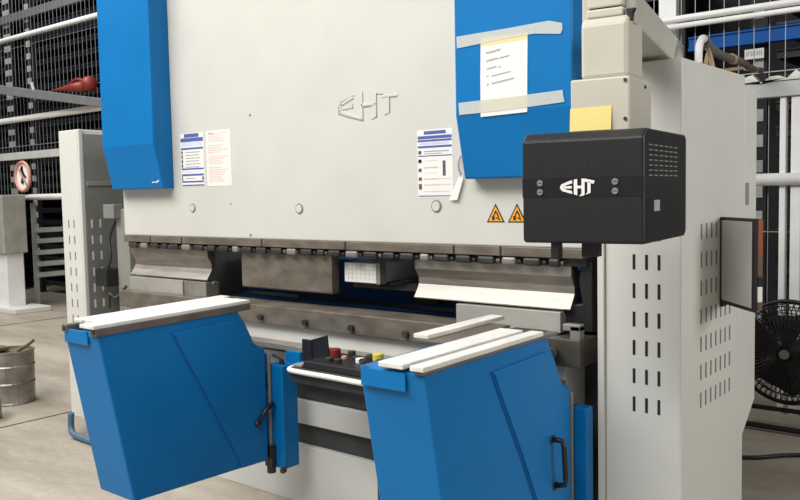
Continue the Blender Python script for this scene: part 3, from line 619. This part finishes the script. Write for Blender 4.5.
# left: grey sloping beam with red item
solo(MB().prism('y', [(-13.5, 3.40), (-9.0, 2.70), (-9.0, 2.60), (-13.5, 3.265)], FY-.28, FY-.12), 'cable_tray', 'beam', (-11.2, FY-.2, 2.6), 'sloping grey cable tray across the mesh fence at the left', 'cable tray', bevel=0.006)
rs = thing('loud_hailer', (-10.1, FY-.2, 2.88), 'red cone shaped horn lying on the sloping grey cable tray', 'horn')
MB().tube([(-10.72, FY-.2, 2.985), (-10.5, FY-.2, 2.985), (-10.2, FY-.2, 2.975), (-9.9, FY-.2, 2.96)], .05, 14, radii=[.010, .022, .055, .075]).build('cone', 'red', rs, smooth=True)
MB().sphere((-9.80, FY-.2, 2.985), .10).build('ball', 'red', rs, smooth=True)
MB().tube(arc([(-10.25, FY-.2, 3.03), (-10.1, FY-.2, 3.07), (-9.95, FY-.2, 3.04)]), .02, 8).build('grip', 'red', rs, smooth=True)
solo(MB().tube([(-11.25, FY-.2, 3.14), (-11.19, FY-.2, 2.99), (-11.19, FY-.2, 2.90)], .022, 8), 'cable_hook', 'beamlt', (-11.2, FY-.2, 2.9), 'small bent pale hook on the sloping grey cable tray', 'hook')
# prohibition sign
ps = thing('prohibition_sign', (-11.86, FY-.08, 1.63), 'round red ringed prohibition sign on the fence above the grey cabinet', 'sign')
MB().cyl((-11.86, FY-.075, 1.88), (-11.86, FY-.085, 1.88), .20, 36).build('disc', 'paper', ps)
MB().ring((-11.86, FY-.088, 1.88), .205, .024, rad=8).build('ring', 'pink', ps, smooth=True)
MB().stroke([(-11.89, 1.98), (-11.85, 1.90), (-11.88, 1.80)], .075, FY-.09, FY-.085).cyl((-11.88, FY-.085, 2.0), (-11.88, FY-.09, 2.0), .035, 14).stroke([(-11.84, 1.92), (-11.77, 1.86)], .03, FY-.09, FY-.085).build('pictogram', 'blackink', ps)
MB().stroke([(-11.99, 2.02), (-11.73, 1.74)], .04, FY-.096, FY-.09).build('bar', 'pink', ps)
# grey cabinet on legs
gc = thing('control_cabinet', (-12.5, FY-.4, 0), 'grey box cabinet on white legs at the left edge under the round sign', 'cabinet')
MB().box((-13.3, FY-.55, .81), (-11.55, FY-.22, 1.62)).build('box', 'concrete', gc, bevel=0.01)
MB().box((-11.93, FY-.5, .05), (-11.62, FY-.25, .81)).build('leg', 'rail', gc, bevel=0.01)
MB().box((-13.2, FY-.5, .05), (-12.95, FY-.25, .81)).build('leg', 'rail', gc, bevel=0.01)
MB().tube([(-12.70, FY-.35, .8), (-12.25, FY-.35, .08)], .05, 8).build('brace', 'rail', gc)
MB().box((-13.3, FY-.62, 0), (-11.2, FY-.1, .07)).build('base_plate', 'cab', gc, bevel=0.01)
# slatted tray carriage
sc = thing('slatted_carriage', (-11.2, 6.3, 0), 'dark slatted tray carriage with pale grey bars beside the left cabinet', 'carriage')
for z in (.44, .60, .77, .94, 1.10): MB().box((-12.03, 6.12, z-.035), (-11.95, 6.75, z+.035)).box((-11.95, 6.68, z-.03), (-9.4, 6.75, z+.03)).build('bar', 'beamlt', sc, bevel=0.006)
for y in (6.14, 6.72): MB().box((-12.08, y-.03, 0), (-12.03, y+.03, 1.5)).build('post', 'beamlt', sc)

# drums on the floor
dr = thing('metal_drum', (-6.40, 3.02, 0), 'dented dirty tin drum on the floor with a stick on its rim', 'drum')
def lathe(c, prof, seg=28):
    mb = MB(); rings = []
    for r, z in prof: rings.append([mb.bm.verts.new((c[0]+r*math.cos(2*math.pi*k/seg), c[1]+r*math.sin(2*math.pi*k/seg), z)) for k in range(seg)])
    for a, b2 in zip(rings, rings[1:]):
        for k in range(seg): mb.bm.faces.new((a[k], a[(k+1) % seg], b2[(k+1) % seg], b2[k]))
    mb.bm.faces.new(rings[0][::-1]); mb.bm.faces.new(rings[-1]); bmesh.ops.recalc_face_normals(mb.bm, faces=mb.bm.faces[:])
    return mb
lathe((-6.40, 3.02), [(.165, 0), (.17, .01), (.166, .02), (.168, .15), (.174, .16), (.168, .17), (.17, .28), (.176, .29), (.17, .30), (.172, .385), (.178, .395), (.178, .405), (.165, .405), (.163, .38)]).build('can', 'drum', dr)
MB().cyl((-6.40, 3.02, .381), (-6.40, 3.02, .387), .15, 24).build('contents', 'rust', dr)
st_ = MB().box((-6.52, 2.90, .40), (-6.40, 3.02, .43)).build('rag', 'rust', dr, bevel=0.01)
MB().tube([(-6.36, 3.06, .39), (-6.29, 3.11, .44), (-6.24, 3.13, .475)], .012, 8).build('stick', 'rust', dr)
d2_ = thing('small_tin', (-6.02, 2.73, 0), 'small dirty tin on the floor in front of the bigger drum', 'tin')
lathe((-6.04, 2.66), [(.10, 0), (.10, .13), (.107, .14), (.107, .15), (.095, .15), (.093, .13)]).build('can', 'drum', d2_)
MB().tube(arc([(-6.14, 2.66, .13), (-6.10, 2.62, .22), (-6.02, 2.66, .25), (-5.95, 2.68, .15)]), .006, 6).build('bail', 'dark', d2_, smooth=True)

# fan on the right
fn = thing('floor_fan', (-1.42, 5.62, 0), 'round black floor fan standing behind the right cabinet', 'fan')
fc = Vector((-1.475, 5.62, .49))
cage = MB(); 
for y in (-.06, .08):
    for r in (.30, .26, .22, .18, .14, .10): cage.ring((fc.x, fc.y+y, fc.z), r, .004, rad=5)
for k in range(56):
    a = 2*math.pi*k/56; c_, s_ = math.cos(a), math.sin(a)
    cage.tube([(fc.x+.05*c_, fc.y-.085, fc.z+.05*s_), (fc.x+.22*c_, fc.y-.075, fc.z+.22*s_), (fc.x+.315*c_, fc.y-.02, fc.z+.315*s_), (fc.x+.22*c_, fc.y+.09, fc.z+.22*s_), (fc.x+.05*c_, fc.y+.10, fc.z+.05*s_)], .0032, 4)
cage.build('cage', 'fan', fn)
MB().ring((fc.x, fc.y, fc.z), .325, .014, rad=8, seg=48).build('rim', 'fan', fn, smooth=True)
for k in range(5):
    mb = MB(); a = 2*math.pi/5*k+.4; v = []
    for r, da, tw in ((.04, .0, .02), (.15, .0, .03), (.285, .0, .03)):
        for e, sy in ((-.60, -1), (.60, 1)):
            v.append(mb.bm.verts.new((fc.x+r*math.cos(a+e), fc.y+sy*tw, fc.z+r*math.sin(a+e))))
    mb.bm.faces.new((v[0], v[1], v[3], v[2])); mb.bm.faces.new((v[2], v[3], v[5], v[4]))
    bl = mb.build('blade', 'fanblade', fn); so = bl.modifiers.new('thickness', 'SOLIDIFY'); so.thickness = .004
MB().cyl((fc.x, fc.y-.095, fc.z), (fc.x, fc.y-.085, fc.z), .030, 20).build('hub_badge', 'hub', fn)
MB().cyl((fc.x, fc.y-.08, fc.z), (fc.x, fc.y+.16, fc.z), .06, 20).build('motor', 'fan', fn)
for s_ in (-1, 1): MB().tube([(fc.x+.335*s_, fc.y, fc.z), (fc.x+.335*s_, fc.y, .12), (fc.x+.335*s_, fc.y-.14, .03)], .016, 8).build('stand_leg', 'fan', fn, smooth=True)
MB().tube([(fc.x-.335, fc.y-.14, .03), (fc.x+.335, fc.y-.14, .03)], .018, 8).tube([(fc.x-.335, fc.y+.02, .11), (fc.x+.335, fc.y+.02, .11)], .016, 8).build('stand_bar', 'fan', fn)
solo(MB().tube(arc([(-1.9, 4.7, .012), (-1.49, 4.84, .012), (-1.26, 5.06, .012), (-.7, 5.4, .012), (-.2, 5.5, .012)]), .012, 8), 'floor_cable', 'fan', (-1.2, 5.0, 0), 'black cable lying across the dark floor behind the right cabinet', 'cable', smooth=True)
